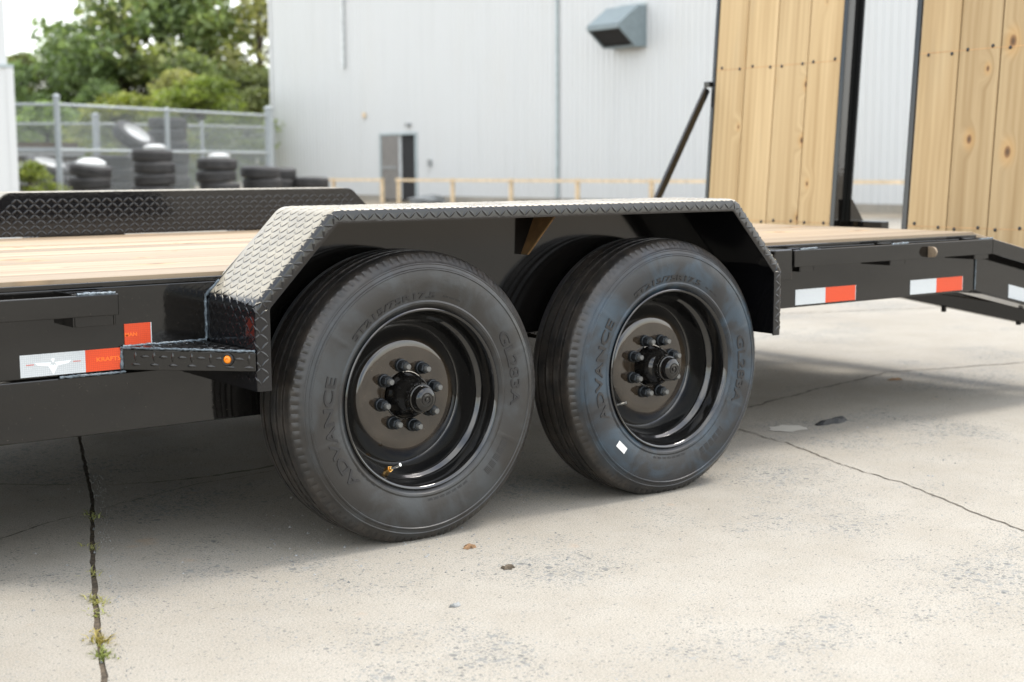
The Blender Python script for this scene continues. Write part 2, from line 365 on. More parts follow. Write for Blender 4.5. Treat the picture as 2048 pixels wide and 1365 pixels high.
for i in range(900):
    x = rp.uniform(-1.6, 3.5); y = rp.uniform(-1.4, 1.6)
    if rp.random() < .35: x, y = rp.gauss(-.1, .22), rp.gauss(.05, .22)
    r_ = rp.choice((.0015, .002, .0025, .003, .0045))*rp.uniform(.7, 1.3); k = rp.randint(4, 6); a0 = rp.random()*6; e = rp.uniform(.5, 1)
    rim = [(x+r_*math.cos(a0+2*PI*j/k)*rp.uniform(.7, 1.3), y+r_*e*math.sin(a0+2*PI*j/k), .0002) for j in range(k)]
    m.add(rim+[(x, y, r_*.8)], [(j, (j+1) % k, k) for j in range(k)])
for i in range(420):
    t = rp.uniform(-.55, 1.3); x = -.86+(t+.05)*.345+rp.gauss(0, .012); r_ = rp.uniform(.0012, .0038); k = 5
    rim = [(x+r_*math.cos(2*PI*j/k)*rp.uniform(.7, 1.3), t+.0+r_*math.sin(2*PI*j/k), -.004) for j in range(k)]
    m.add(rim+[(x, t, r_*.9)], [(j, (j+1) % k, k) for j in range(k)])
o = m.obj('loose_grit', 'pebble'); o['kind'] = 'stuff'; o['label'] = 'loose grit and stone crumbs scattered over the concrete'; o['category'] = 'gravel'
# weeds growing in the joint: tufts one can tell apart
def tuft(c, h, n_, seed, label, mat='grass'):
    r = random.Random(seed); m = MB()
    for i in range(n_):
        a = r.uniform(0, 2*PI); l = h*r.uniform(.4, 1); lean = r.uniform(.3, 1.3); w = r.uniform(.0012, .0028)
        bx, by = c[0]+r.gauss(0, .009), c[1]+r.gauss(0, .02)
        p0 = Vector((bx, by, -.01)); d = Vector((math.cos(a)*lean, math.sin(a)*lean, 1)).normalized()
        p1 = p0+d*l*.6; p2 = p1+Vector((d.x*1.4, d.y*1.4, d.z*.2)).normalized()*l*.5; sd_ = Vector((-d.y, d.x, 0)).normalized()*w
        m.add([p0-sd_, p0+sd_, p1+sd_*.8, p1-sd_*.8, p2], [(0, 1, 2, 3), (3, 2, 4)])
    o = m.obj('grass_tuft', mat); tag(o, label, 'grass', 'weeds in the pavement joint'); return o
for i, (c, h, n_, t) in enumerate([((-.995,-.335), .034, 80, 'pale green grass tuft lowest in the pavement joint'), ((-.965,-.245), .040, 90, 'bushiest yellow green grass tuft in the pavement joint'),
        ((-.905,-.07), .03, 30, 'small dry grass tuft in the joint, third tuft from the bottom'), ((-.872,.02), .036, 60, 'spiky grass tuft in the joint, fourth tuft from the bottom'),
        ((-.80,.235), .03, 30, 'short green weed in the joint just where the shade begins'), ((-.72,.47), .03, 34, 'dark green weed in the shaded stretch of the joint'),
        ((-.60,.78), .04, 40, 'deep green weed in the joint under the trailer')]):
    tuft(c, h, n_, 20+i, t)

# ------------------------------------------------------------------ the trailer
HC = .372; AX = (0., .8704); DZ = .71; YF = .24; YB = 2.36
T = empty('flatbed_trailer', (.437, 1.3, 0), worldkids=True)
tag(T, 'long black tandem axle flatbed trailer with wooden deck and raised wooden ramps', 'trailer')
XK, XE, SL = 2.70, 3.44, -.212       # dovetail kink, deck end, slope
# side beams
def beam(y0, y1, side):
    m = MB(); m.box(-4.6, XK, y0, y1, .484, .688)
    m.add([(XK,y0,.484),(XK,y1,.484),(XK,y1,.688),(XK,y0,.688),(XE+.25,y0,.484+SL*(XE+.25-XK)),(XE+.25,y1,.484+SL*(XE+.25-XK)),(XE+.25,y1,.688+SL*(XE+.25-XK)),(XE+.25,y0,.688+SL*(XE+.25-XK))],
          [(0,3,7,4),(1,5,6,2),(0,4,5,1),(3,2,6,7),(4,7,6,5)])
    return m.obj('side_beam', 'paint', T, bevel=.003)
beam(YF, YF+.07, 1); beam(YB-.07, YB, -1)
for y0, y1 in ((YF-.001, YF+.06), (YB-.06, YB+.001)):
    m = MB(); m.box(-4.6, -.12, y0, y1, .336, .4795); m.obj('tongue_beam', 'paint', T, bevel=.003)
m = MB(); m.box(XK+.004, XE+.2, YF-.03, YF+.08, .474, .481)
for i, v_ in enumerate(m.v): m.v[i] = (v_[0], v_[1], v_[2]+SL*(v_[0]-XK))
m.obj('bottom_flange', 'paint', T)
for i in range(16):
    x = -4.3+i*.45
    if x < XK: MB().box(x, x+.05, YF+.071, YB-.071, .545, .655).obj('cross_member', 'paint', T)
m = MB(); m.box(XE+.13, XE+.24, YF+.09, YB-.09, .33, .43); m.obj('rear_cross_member', 'paint', T, bevel=.004)
m = MB(); m.add([(3.05,.90,.44),(3.62,.34,.32),(3.62,.40,.32),(3.05,.96,.44),(3.05,.90,.40),(3.62,.34,.235),(3.62,.40,.235),(3.05,.96,.40)],
    [(0,1,2,3),(7,6,5,4),(0,4,5,1),(1,5,6,2),(2,6,7,3),(3,7,4,0)]); m.obj('tail_brace', 'paint', T, bevel=.003)
for q in ((3.22,.75,.34),(3.45,.53,.285)):
    MB().box(q[0]-.008, q[0]+.008, q[1]-.008, q[1]+.008, q[2]-.012, q[2]+.02).obj('stop_peg', 'bolt_black', T)
# deck edge strips and planks
for y0 in (YF-.002, YB-.010):
    m = MB(); m.box(-4.6, XK, y0, y0+.012, .688, .700); m.obj('deck_edge', 'paint', T, bevel=.002)
NP = 11; pw = (YB-YF-.024)/NP
pm = MB().box(0, XK+4.6-.002, 0, pw-.0018, -.038, 0).mesh('plank', 'deck_pine'); pm2 = MB().box(0, (XE-XK)/math.cos(math.atan(SL)), 0, pw-.0018, -.038, 0).mesh('plank', 'deck_pine')
rk = random.Random(5)
for i in range(NP):
    o = link('deck_plank', pm, T, .0012, (-4.6, YF+.012+i*pw, DZ+rk.uniform(-.0015, .0015)))
    o = link('deck_plank', pm2, T, .003, (XK+.002, YF+.012+i*pw, DZ-.002)); o.rotation_euler = (0, -math.atan(SL), 0)
# rub rails, stake pockets
def rail(x0, x1, z0, z1, y=.164, end=0):
    m = MB(); m.box(x0, x1, y, y+.010, z0, z1); return m.obj('rub_rail', 'paint', T, bevel=.0025)
rail(-4.6, -.738, .627, .677); rail(1.588, XK, .630, .687)
m = MB(); l_ = .9; m.add([(XK,.164,.630),(XK,.174,.630),(XK,.174,.687),(XK,.164,.687)]+[(XK+l_,y,z+SL*l_) for y, z in ((.164,.630),(.174,.630),(.174,.687),(.164,.687))],
      [(0,3,7,4),(1,5,6,2),(0,4,5,1),(3,2,6,7),(4,7,6,5),(0,1,2,3)]); m.obj('rub_rail', 'paint', T, bevel=.002)
def pocket(x0, x1, z0, z1):
    m = MB(); w = .005; y0, y1 = .1745, YF-.001
    m.box(x0, x0+w, y0, y1, z0, z1); m.box(x1-w, x1, y0, y1, z0, z1); m.box(x0+w, x1-w, y0, y0+w, z0, z1); m.box(x0+w, x1-w, y1-w, y1, z0, z1)
    m.obj('stake_pocket', 'paint', T, bevel=.0015)
pocket(-.845, -.743, .603, .681); pocket(-1.75, -1.65, .603, .681); pocket(1.625, 1.70, .612, .690); pocket(2.10, 2.19, .612, .690); pocket(2.60, 2.69, .612, .690)
m = MB(); m.box(1.500, 1.585, .17, YF-.001, .590, .690); m.obj('rail_end_block', 'paint', T, bevel=.004)
# half-round tie tab on the rail
poly = [(.163, .634), (.163, .672)]+[(.146+.019*math.sin(a)*-1.0-.0, .653+.019*math.cos(a)) for a in [i*PI/8 for i in range(9)]]
m = MB(); m.prism(poly, 0, 2.300, 2.310); m.obj('tie_tab', 'lit_beige', T, bevel=.001)  # beige colour stands in for light on the black tab's face

# --- tread plate fender
def rounded(pts, r, seg=6):
    out = []
    for i, p in enumerate(pts):
        if i in (0, len(pts)-1): out.append(Vector(p)); continue
        p = Vector(p); a = (Vector(pts[i-1])-p).normalized(); b = (Vector(pts[i+1])-p).normalized()
        th = a.angle(b); d = r/math.tan(th/2); c = p+(a+b).normalized()*(r/math.sin(th/2)); s0 = p+a*d; s1 = p+b*d
        a0 = math.atan2(s0.y-c.y, s0.x-c.x); a1 = math.atan2(s1.y-c.y, s1.x-c.x); da = (a1-a0+PI) % (2*PI)-PI
        out += [c+Vector((math.cos(a0+da*k/seg), math.sin(a0+da*k/seg)))*r for k in range(seg+1)]
    return out
FZ = .868
prof = rounded([(-.485,.443),(-.485,.652),(-.275,FZ),(1.108,FZ),(1.312,.652),(1.312,.443)], .05)
cum = [0]
for a, b in zip(prof[:-1], prof[1:]): cum.append(cum[-1]+(b-a).length)
def nrm(i):
    a = prof[max(i-1, 0)]; b = prof[min(i+1, len(prof)-1)]; t = (b-a).normalized(); return Vector((-t.y, t.x))
NR = [nrm(i) for i in range(len(prof))]
def at_s(s):
    s = min(max(s, 0), cum[-1])
    for i in range(len(cum)-1):
        if s <= cum[i+1] or i == len(cum)-2:
            t = (s-cum[i])/(cum[i+1]-cum[i]); return prof[i].lerp(prof[i+1], t), NR[i].lerp(NR[i+1], t).normalized()
YO = -.032; BR = .012; LIP = .036
flatw = YF-(YO+BR); arcw = BR*PI/2
def sect(w):
    """distance across the plate from the beam outwards -> (y, n offset, normal(y, n))"""
    if w <= flatw: return YF-w, 0., (0., 1.)
    if w <= flatw+arcw:
        a = (w-flatw)/BR; return YO+BR-BR*math.sin(a), -BR+BR*math.cos(a), (-math.sin(a), math.cos(a))
    return YO, -BR-(w-flatw-arcw), (-1., 0.)
WT = flatw+arcw+LIP-BR
def fpt(s, w, h=0.):
    p, n_ = at_s(s); y, o_, (ny, nn) = sect(w); q = p+n_*(o_+h*nn); return Vector((q.x, y+ny*h, q.y))
def lug(m, f, u, v, ang, L_=.0140, W_=.0042, H_=.0020, umin=-1e9, umax=1e9, vmin=-1e9, vmax=1e9):
    ca, sa = math.cos(ang), math.sin(ang)
    if not (umin < u-L_*abs(ca) and u+L_*abs(ca) < umax and vmin < v-L_*abs(sa) and v+L_*abs(sa) < vmax): return
    vs = []; P = lambda l, w, h: f(u+l*ca-w*sa, v+l*sa+w*ca, h)
    for t in (-.62, 0., .62):
        wd = W_*(1-t*t); hh = H_*math.sqrt(1-t*t); vs += [P(t*L_, -wd, .0001), P(t*L_, 0, hh), P(t*L_, wd, .0001)]
    vs += [P(-L_, 0, .0001), P(L_, 0, .0001)]
    m.add(vs, [(0,3,4,1),(1,4,5,2),(3,6,7,4),(4,7,8,5),(9,0,1),(9,1,2),(10,7,6),(10,8,7)])
def tread(m, f, U, V, rot45=True, du=.0235, **k):
    """alternating raised lugs over [0,U]x[0,V]"""
    if rot45:
        d = du*.86; nu = int(U/d)+2; nv = int(V/d)+2
        for i in range(nu):
            for j in range(nv): lug(m, f, i*d+.006, j*d+.004, PI/4 if (i+j) % 2 else -PI/4, umin=0, umax=U, vmin=0, vmax=V, **k)
    else:
        nu = int(U/du)+2; nv = int(V/(du*.8))+2
        for i in range(nu):
            for j in range(nv): lug(m, f, i*du+.012, j*du*.8+.008, 0 if (i+j) % 2 else PI/2, umin=0, umax=U, vmin=0, vmax=V, **k)
def make_fender():
    ws = [0, flatw*.5, flatw, flatw+arcw*.25, flatw+arcw*.5, flatw+arcw*.75, flatw+arcw, WT]
    m = MB(); k = len(ws); vs = []; n_ = len(prof)
    for i in range(n_):
        for w in ws: vs.append(fpt(cum[i], w))
    top = len(vs)
    for i in range(n_):
        for w in ws: vs.append(fpt(cum[i], w, -.0045))
    fs = []
    for i in range(n_-1):
        for j in range(k-1):
            a = i*k+j; fs.append((a, a+1, a+k+1, a+k)); fs.append((top+a, top+a+k, top+a+k+1, top+a+1))
        fs.append((i*k, i*k+k, top+i*k+k, top+i*k)); b = i*k+k-1; fs.append((b, top+b, top+b+k, b+k))
    for j in range(k-1):
        fs.append((j, top+j, top+j+1, j+1)); a = (n_-1)*k+j; fs.append((a, a+1, top+a+1, top+a))
    m.add(vs, fs)
    F = m.obj('fender', 'plate', T, smooth=35)
    m = MB(); tread(m, fpt, cum[-1], WT); tp = m.obj('raised_tread', 'plate', F, smooth=60); tp['kind'] = 'stuff'; tp.matrix_parent_inverse = Matrix.Identity(4)
    # inner wall standing on the deck edge
    inside = [p for p in prof if p.y > .7]; wl = [(p.x-.0, p.y-.004) for p in inside]
    zb = .7015; wl = [(-.44, zb)]+[(min(max(x, -.436), 1.262), z) for x, z in wl]+[(1.266, zb)]
    m = MB(); m.prism(wl, 1, YF-.0015, YF+.004); IW = m.obj('inner_wall', 'plate', T)
    def wf(u, v, h): return Vector((-.44+u, YF+.004+h, zb+v))
    def inside_w(u, v):
        x = -.44+u; z = zb+v
        return z < FZ-.02 and (x-(-.475))*1.03 > (z-.652)+.035 and (1.302-x)*1.03 > (z-.652)+.035
    class MW(MB): pass
    m = MB(); d = .0235*.86
    for i in range(90):
        for j in range(9):
            u, v = i*d+.01, j*d+.012
            if inside_w(u, v): lug(m, wf, u, v, PI/4 if (i+j) % 2 else -PI/4)
    q = m.obj('raised_tread', 'plate', IW, smooth=60); q['kind'] = 'stuff'; q.matrix_parent_inverse = Matrix.Identity(4)
    return F, IW
FE, IW = make_fender()
def copytree(o, parent, mat):
    c = o.copy(); COL.objects.link(c); c.parent = parent; c.matrix_parent_inverse = Matrix.Identity(4)
    return c
# the far fender is the same plate, turned round: mirrored in y about the trailer's middle
for src in (FE, IW):
    c = src.copy(); me = src.data.copy()
    for v_ in me.vertices: v_.co.y = YF+YB-v_.co.y; v_.co.z += .013; v_.co.x = .43+(v_.co.x-.4135)*1.08
    me.flip_normals(); c.data = me; COL.objects.link(c)
    for ch in src.children:
        d = ch.copy(); me = ch.data.copy()
        for v_ in me.vertices: v_.co.y = YF+YB-v_.co.y; v_.co.z += .013; v_.co.x = .43+(v_.co.x-.4135)*1.08
        me.flip_normals(); d.data = me; COL.objects.link(d); d.parent = c
wl = [(-.477, .492)]+[(p.x-n_.x*.0075, p.y-n_.y*.0075) for p, n_ in zip(prof, NR) if p.y > .5]+[(1.304, .492)]
MB().prism(wl, 1, YF-.0058, YF-.0025).obj('wheel_well_panel', 'satin_black', T)
# gussets under the fender
for xt, xb, zb_, yw in ((.560, .495, .715, .11), (1.165, 1.31, .66, .19)):
    w = .006; ya = YF-.0062; yb_ = ya-yw
    m = MB(); m.add([(xt,yb_,.857),(xt,ya,.857),(xb,ya,zb_),(xb,ya-.03,zb_)]+[(xt+w,yb_,.857),(xt+w,ya,.857),(xb+w,ya,zb_),(xb+w,ya-.03,zb_)],
        [(0,1,2,3),(7,6,5,4),(0,4,5,1),(1,5,6,2),(2,6,7,3),(3,7,4,0)]); m.obj('gusset', 'reflection_brown' if xt < 1 else 'paint', T)  # front gusset coloured brown to stand in for a warm reflection
def weld(pts, r=.004, seed=1, parent=None):
    q = random.Random(seed); P = []
    for a, b in zip(pts[:-1], pts[1:]):
        a = Vector(a); b = Vector(b); n_ = max(2, int((b-a).length/.006))
        P += [a.lerp(b, i/n_)+Vector([q.uniform(-.0008, .0008) for _ in range(3)]) for i in range(n_)]
    P.append(Vector(pts[-1])); m = MB(); m.tube(P, [r*q.uniform(.7, 1.25) for _ in P], 6); m.obj('weld_bead', 'weld_paint', parent or T, smooth=60)
weld([(-.487,YF-.002,.545),(-.487,YF-.002,.652),(-.45,YF-.004,.690)], .004, 1)
weld([(1.314,YF-.002,.50),(1.314,YF-.002,.60)], .004, 2); weld([(XK,YF-.003,.49),(XK,YF-.003,.62)], .003, 3); weld([(-.86,YF-.004,.4815),(-.70,YF-.004,.4815)], .0035, 4)
weld([(1.62,.168,.688),(1.70,.168,.690)], .004, 8); weld([(2.10,.168,.688),(2.19,.168,.690)], .004, 9); weld([(-.835,.168,.679),(-.745,.168,.679)], .0045, 10); weld([(2.62,.168,.688),(2.70,.168,.690)], .004, 12)
# step bracket with marker light
A_, B_, C_ = Vector((-.708, YF-.002, 0)), Vector((-.489, YO+.002, 0)), Vector((-.489, YF-.002, 0))
ZT, ZB_ = .541, .492
m = MB(); m.add([(*A_.xy,ZT),(*B_.xy,ZT),(*C_.xy,ZT),(*A_.xy,ZT-.005),(*B_.xy,ZT-.005),(*C_.xy,ZT-.005)], [(0,1,2),(5,4,3),(0,3,4,1),(1,4,5,2),(2,5,3,0)])
ed = (B_-A_).normalized(); nn_ = Vector((ed.y, -ed.x, 0))
i0 = A_-nn_*.005; i1 = B_-nn_*.005
m.add([(*A_.xy,ZB_-.006),(*B_.xy,ZB_),(*B_.xy,ZT-.0051),(*A_.xy,ZT-.0051),(*i0.xy,ZB_-.006),(*i1.xy,ZB_),(*i1.xy,ZT-.0051),(*i0.xy,ZT-.0051)], [(0,1,2,3),(7,6,5,4),(0,4,5,1),(1,5,6,2),(2,6,7,3),(3,7,4,0)])
SB = m.obj('step_bracket', 'paint', T, bevel=.0015)
LB = (B_-A_).length
def ff(u, v, h): q = A_+ed*u+nn_*h; return Vector((q.x, q.y, ZB_+v))
m = MB(); tread(m, ff, LB, ZT-ZB_, False, .0245, H_=.0022, L_=.0125)
def tf(u, v, h): return Vector((-.708+u, YF-.002-v, ZT+h))
for i in range(10):
    for j in range(13):
        u, v = i*.0215+.012, j*.0215+.01
        if v < u*(.274/.219)-.02 and u < .212: lug(m, tf, u, v, PI/4 if (i+j) % 2 else -PI/4)
o = m.obj('raised_tread', 'paint', SB, smooth=60); o['kind'] = 'stuff'; o.matrix_parent_inverse = Matrix.Identity(4)
lc = A_+ed*(LB*.80)+nn_*.001; lc.z = .519
rot = Matrix.Rotation(math.atan2(ed.y, ed.x), 4, 'Z')
def lens(name, pr, mat):
    m = MB(); m.lathe(pr, 28); m.v = [tuple(rot @ Vector(v_)+lc) for v_ in m.v]; o = m.obj(name, mat, SB, smooth=50); o.matrix_parent_inverse = Matrix.Identity(4); return o
lens('light_grommet', [(.0105,.0),(.0105,-.004),(.0125,-.005),(.0150,-.003),(.0155,.0)], 'bolt_black')
lens('marker_light', [(.0098,-.001),(.0092,-.004),(.0070,-.006),(.004,-.0062),(.0035,-.0045),(.0001,-.0042)], 'amber_lens')
weld([(*A_.xy,ZT-.003),(*A_.xy,ZB_-.004)], .005, 5); weld([(-.705,YF-.004,ZT+.001),(-.49,YF-.004,ZT+.001)], .004, 6); weld([(*(A_+nn_*.002).xy,ZT-.001),(*(B_+nn_*.002).xy,ZT-.001)], .0028, 7)

# reflective tape
YT = YF-.0016
def tape_piece(x0, x1, z0, z1, mat, name, parent=None, slope=0, th=.0006):
    m = MB(); m.box(x0, x1, YT-th, YT+.0014, z0, z1)
    if slope: m.v = [(a, b, c_+slope*(a-XK)) for a, b, c_ in m.v]
    o = m.obj(name, mat, parent or T)
    if parent: o.matrix_parent_inverse = Matrix.Identity(4)
    return o
def ttext(txt, x0, x1, z0, z1, mat, parent, name):
    vs, fs = text_geo(txt); m = MB(); m.add([(x0+(x1-x0)*a, YT-.0008-.0002*c_, z0+(z1-z0)*b) for a, b, c_ in vs], fs)
    o = m.obj(name, mat, parent); o.matrix_parent_inverse = Matrix.Identity(4); return o
tw = tape_piece(-.950, -.797, .4885, .5405, 'tape_white', 'reflective_tape'); tr = tape_piece(-.7968, -.708, .4885, .5405, 'tape_red', 'red_band', tw)
tu = tape_piece(-.699, -.633, .5445, .596, 'tape_red', 'reflective_tape'); tape_piece(-.6328, -.6305, .5445, .596, 'tape_white', 'white_edge', tu)
ttext('KRAFTS', -.770, -.711, .511, .521, 'print_orange', tw, 'lettering'); ttext('MAN', -.698, -.668, .5655, .5745, 'print_orange', tu, 'lettering')
# winged emblem
ex, ez = -.874, .517
def emb(poly, o_=0):
    m = MB(); m.prism([(ex+a*.001, ez+b*.001) for a, b in poly], 1, YT-.0012-o_, YT-.0005); return m
m = MB()
for poly in ([(-44,4),(-4,2),(-9,-6),(-14,-6),(-36,-3)], [(44,4),(4,2),(9,-6),(14,-6),(36,-3)], [(-11,-7),(-3.5,-3),(0,-6),(3.5,-3),(11,-7),(0,-27)], [(-5,9),(0,12.5),(4.5,10.5),(2.5,5),(0,1),(-3.2,5.5)]):
    q = emb(poly); m.add(q.v, q.f)
o = m.obj('wing_emblem', 'emblem_white', tw); o.matrix_parent_inverse = Matrix.Identity(4)
m = MB()
for x0 in (-.936, -.826):
    for i in range(6): m.box(x0+i*.003, x0+i*.003+.0022, YT-.0009, YT-.0004, .5155, .5180)
o = m.obj('fine_print', 'print_red', tw); o['kind'] = 'stuff'; o.matrix_parent_inverse = Matrix.Identity(4)
for x0, x1, x2 in ((1.679, 1.833, 1.993), (2.304, 2.459, 2.62)):
    a = tape_piece(x0, x1, .4915, .5445, 'tape_white', 'reflective_tape'); tape_piece(x1+.0002, x2, .4915, .5445, 'tape_red', 'red_band', a); tape_piece(x2+.0002, x2+.0025, .4915, .5445, 'tape_white', 'white_edge', a)
a = tape_piece(2.925, 3.08, .4915, .5445, 'tape_white', 'reflective_tape', slope=SL); tape_piece(3.0802, 3.24, .4915, .5445, 'tape_red', 'red_band', a, SL)

# ------------------------------------------------------------------ wheels
side = [(.2270,.016),(.2300,.007),(.2360,.0015),(.2430,-.003),(.2475,-.0075),(.2525,-.0085),(.2570,-.0065),(.270,-.0095),(.290,-.0120),(.310,-.0130),(.328,-.0115),(.3335,-.0105),(.3355,-.0125),(.3385,-.0115),(.3405,-.0085),(.348,-.0055),(.3500,-.0065),(.3525,-.0050),(.3545,-.0020),(.360,.0015),(.366,.0055),(.3715,.0100),(.3760,.0155),(.3795,.0220),(.3805,.030)]
YM = .0975
half = list(side)
for gy in (.048, .0815): half += [(.3812, gy-.0062), (.3818, gy-.0050), (.3720, gy-.0042), (.3720, gy+.0042), (.3823, gy+.0050), (.3828, gy+.0062)]
tprof = half+[(r, 2*YM-y) for r, y in half[::-1]]
def sidey(r):
    for (a, ya), (b, yb) in zip(side[:-1], side[1:]):
        if a <= r <= b: return ya+(yb-ya)*(r-a)/(b-a)
    return -.01
def tyre_mesh():
    m = MB(); seg = 324; m.lathe(tprof, seg); n_ = len(tprof); sh = [k for k, (r, y) in enumerate(tprof) if .361 < r < .3725 and y < .02]
    grv = [k for k, (r, y) in enumerate(tprof) if r == .3720]
    seams = {17, 52, 90, 131, 177, 215, 262, 300}
    for i in range(seg):
        for k in range(n_):
            x, y, z = m.v[i*n_+k]; r = math.hypot(x, z)
            if k in sh and i % 3 == 0: r -= .0022; y += .0024; q = r/tprof[k][0]; x *= q; z *= q
            if k in grv: y += .0012*(1 if i % 4 < 2 else -1)
            if i in seams and .26 < r < .36 and y < 0: y -= .0007
            zc = -(HC-.0012)
            if z < zc:
                bulge = (zc-z); z = zc; y += -.35*bulge if y < YM else .35*bulge
            elif z < -.30 and abs(x) < .16 and y < .02: y -= .004*((-.30-z)/.07)*(1-abs(x)/.16)
            m.v[i*n_+k] = (x, y, z)
    return m.mesh('tyre', 'rubber', 24)
rimp = [(.224,.020),(.229,.012),(.2335,.004),(.2360,-.0010),(.2362,-.0045),(.2335,-.0068),(.2300,-.0055),(.2268,-.0005),(.2235,.0070),(.2215,.0140),(.2195,.034),(.2180,.0440),(.2140,.0500),(.2080,.0540),(.2045,.0590),(.2035,.066),(.2020,.076),(.1995,.088),(.1960,.100),(.1915,.110),(.1880,.1155),(.1850,.1178),(.1820,.1172),(.172,.1085),(.160,.0985),(.151,.0905),(.1460,.0868),(.1400,.0850),(.120,.0848),(.066,.0848),(.064,.0870)]
hubp = [(.0620,.0845),(.0600,.0810),(.0588,.0700),(.0570,.0600),(.0535,.0500),(.0485,.0410),(.0440,.0345),(.0405,.0290),(.0388,.0220),(.0380,.0160)]
capp = [(.0378,.0158),(.0385,.0120),(.0370,.0080),(.0340,.0070),(.0330,.0050),(.0325,-.0040),(.0300,-.0105),(.0250,-.0140),(.0185,-.0158),(.0180,-.0148),(.0150,-.0146),(.0146,-.0160),(.0100,-.0165),(.0096,-.0140),(.0050,-.0138),(.0045,-.0165),(.0001,-.0170)]
tm = tyre_mesh()
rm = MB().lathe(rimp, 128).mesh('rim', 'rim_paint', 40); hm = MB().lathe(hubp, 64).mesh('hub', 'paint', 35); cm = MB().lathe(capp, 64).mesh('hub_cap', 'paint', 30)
m = MB(); m.lathe([(.0175,.0845),(.0178,.0795),(.0165,.0765),(.0140,.0755)], 24)
hexp = [(.0145*math.cos(i*PI/3+.3), .0145*math.sin(i*PI/3+.3)) for i in range(6)]
m.add([(a, .0775, b) for a, b in hexp]+[(a, .0570, b) for a, b in hexp]+[(a*.82, .0545, b*.82) for a, b in hexp], [(i, (i+1) % 6, (i+1) % 6+6, i+6) for i in range(6)]+[(i+6, (i+1) % 6+6, (i+1) % 6+12, i+12) for i in range(6)]+[tuple(range(12, 18))])
m.cur = 1; m.lathe([(.0082,.0550),(.0074,.0535),(.0082,.0520),(.0074,.0505),(.0082,.0490),(.0074,.0475),(.0082,.0460),(.0074,.0445),(.0080,.0432),(.0068,.0412),(.0001,.0408)], 18)
nm = m.mesh('lug_nut', ['nut_zinc', 'stud_steel'], 30)
def bent(txt, centre, span, r0, r1, h=.0018):
    vs, fs = text_geo(txt); out = []
    for a, b, c_ in vs:
        th = math.radians(centre+span/2-span*a); r = r0+(r1-r0)*b; out.append((r*math.cos(th), sidey(r)-h*.15-h*.85*c_, r*math.sin(th)))
    return out, fs
def letters(rot, w):
    for nm_, t in (('brand_lettering', ('ADVANCE', 193, 60, .272, .302)), ('model_lettering', ('GL283A', 12, 42, .274, .303)), ('size_lettering', ('ST215/75R17.5', 112, 58, .262, .278))):
        m = MB(); m.add(*bent(t[0], t[1]+rot, *t[2:])); link(nm_, m.mesh(nm_, 'letter'), w)['kind'] = 'stuff'
    m = MB()                                     # rows of small moulded blocks, too small to read
    for c0, sp, r0, r1 in ((-38, 22, .276, .296), (-75, 30, .262, .268), (72, 12, .268, .272), (225, 18, .256, .259)):
        k = max(4, int(sp*1.2))
        for i in range(k):
            if (i*7+int(c0)) % 5 == 0: continue
            a0 = math.radians(c0+rot-sp/2+sp*i/k); a1 = math.radians(c0+rot-sp/2+sp*(i+.62)/k)
            q = [(r0, a0), (r1, a0), (r1, a1), (r0, a1)]; m.add([(r*math.cos(a), sidey(r)-.0006, r*math.sin(a)) for r, a in q]+[(r*math.cos(a), sidey(r)+.001, r*math.sin(a)) for r, a in q], [(0,1,2,3),(0,4,5,1),(1,5,6,2),(2,6,7,3),(3,7,4,0)])
    link('small_moulding', m.mesh('small_moulding', 'letter'), w)['kind'] = 'stuff'
def valve_mesh(ang, tilt):
    a = math.radians(ang); d = Vector((math.cos(a), 0, math.sin(a))); m = MB(); p = d*.203+Vector((0, .062, 0)); e = d*.188+Vector((.010*1, .022, .006))
    m.tube([p+(p-e)*.1, p.lerp(e, .22)], .0078, 12); m.tube([p.lerp(e, .22), p.lerp(e, .34)], .0062, 6); m.cur = 1; m.tube([p.lerp(e, .3), p.lerp(e, .62), p.lerp(e, .64), e], [.0040, .0040, .0050, .0048], 10); return m.mesh('valve_stem', ['brass', 'steel_bright'], 40)
def wheel(x, rot, vang, nut0, label, mat='rubber'):
    w = empty('wheel', (x, 0, HC), T); w['label'] = label
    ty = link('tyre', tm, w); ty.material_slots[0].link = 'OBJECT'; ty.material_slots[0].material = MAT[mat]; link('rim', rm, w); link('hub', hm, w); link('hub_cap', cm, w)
    for i in range(8):
        a = math.radians(nut0+45*i); link('lug_nut', nm, w, loc=(.0825*math.cos(a), 0, .0825*math.sin(a)))
    link('valve_stem', valve_mesh(vang, 0), w); letters(rot, w); return w
W1 = wheel(AX[0], 0, -112, 12, 'front wheel with black rim and greyish tyre'); W2 = wheel(AX[1], -17, -150, 20, 'rear wheel with black rim and bluish stained tyre', 'blue_stained_rubber')
# barcode sticker on the rear tyre
m = MB(); a0 = math.radians(-134); c_ = Vector((.290*math.cos(a0), sidey(.29)-.0015, .290*math.sin(a0))); ux = Vector((.74, 0, -.67)); uz = Vector((.67, 0, .74))
for (hx, hz, o_, mi) in [(.020, .0095, 0, 0)]+[(.0012, .0055, .0004, 1)]*0:
    m.add([c_+ux*hx*sx+uz*hz*sz-Vector((0, .0006*f_+o_, 0)) for f_ in (0, 1) for sx, sz in ((-1,-1),(1,-1),(1,1),(-1,1))], [(0,1,2,3),(4,5,6,7),(0,1,5,4),(1,2,6,5),(2,3,7,6),(3,0,4,7)])
m.cur = 1; rs = random.Random(9)
for row in (-.0045, 0, .0045):
    for i in range(11):
        if rs.random() < .3: continue
        q = c_+ux*(-.016+i*.003)+uz*row-Vector((0, .0010, 0)); m.add([q+ux*a+uz*b for a, b in ((-.0010,-.0007),(.0010,-.0007),(.0010,.0007),(-.0010,.0007))], [(0,1,2,3)])
o = m.obj('paper_sticker', ['sticker_paper', 'print_grey'], W2)
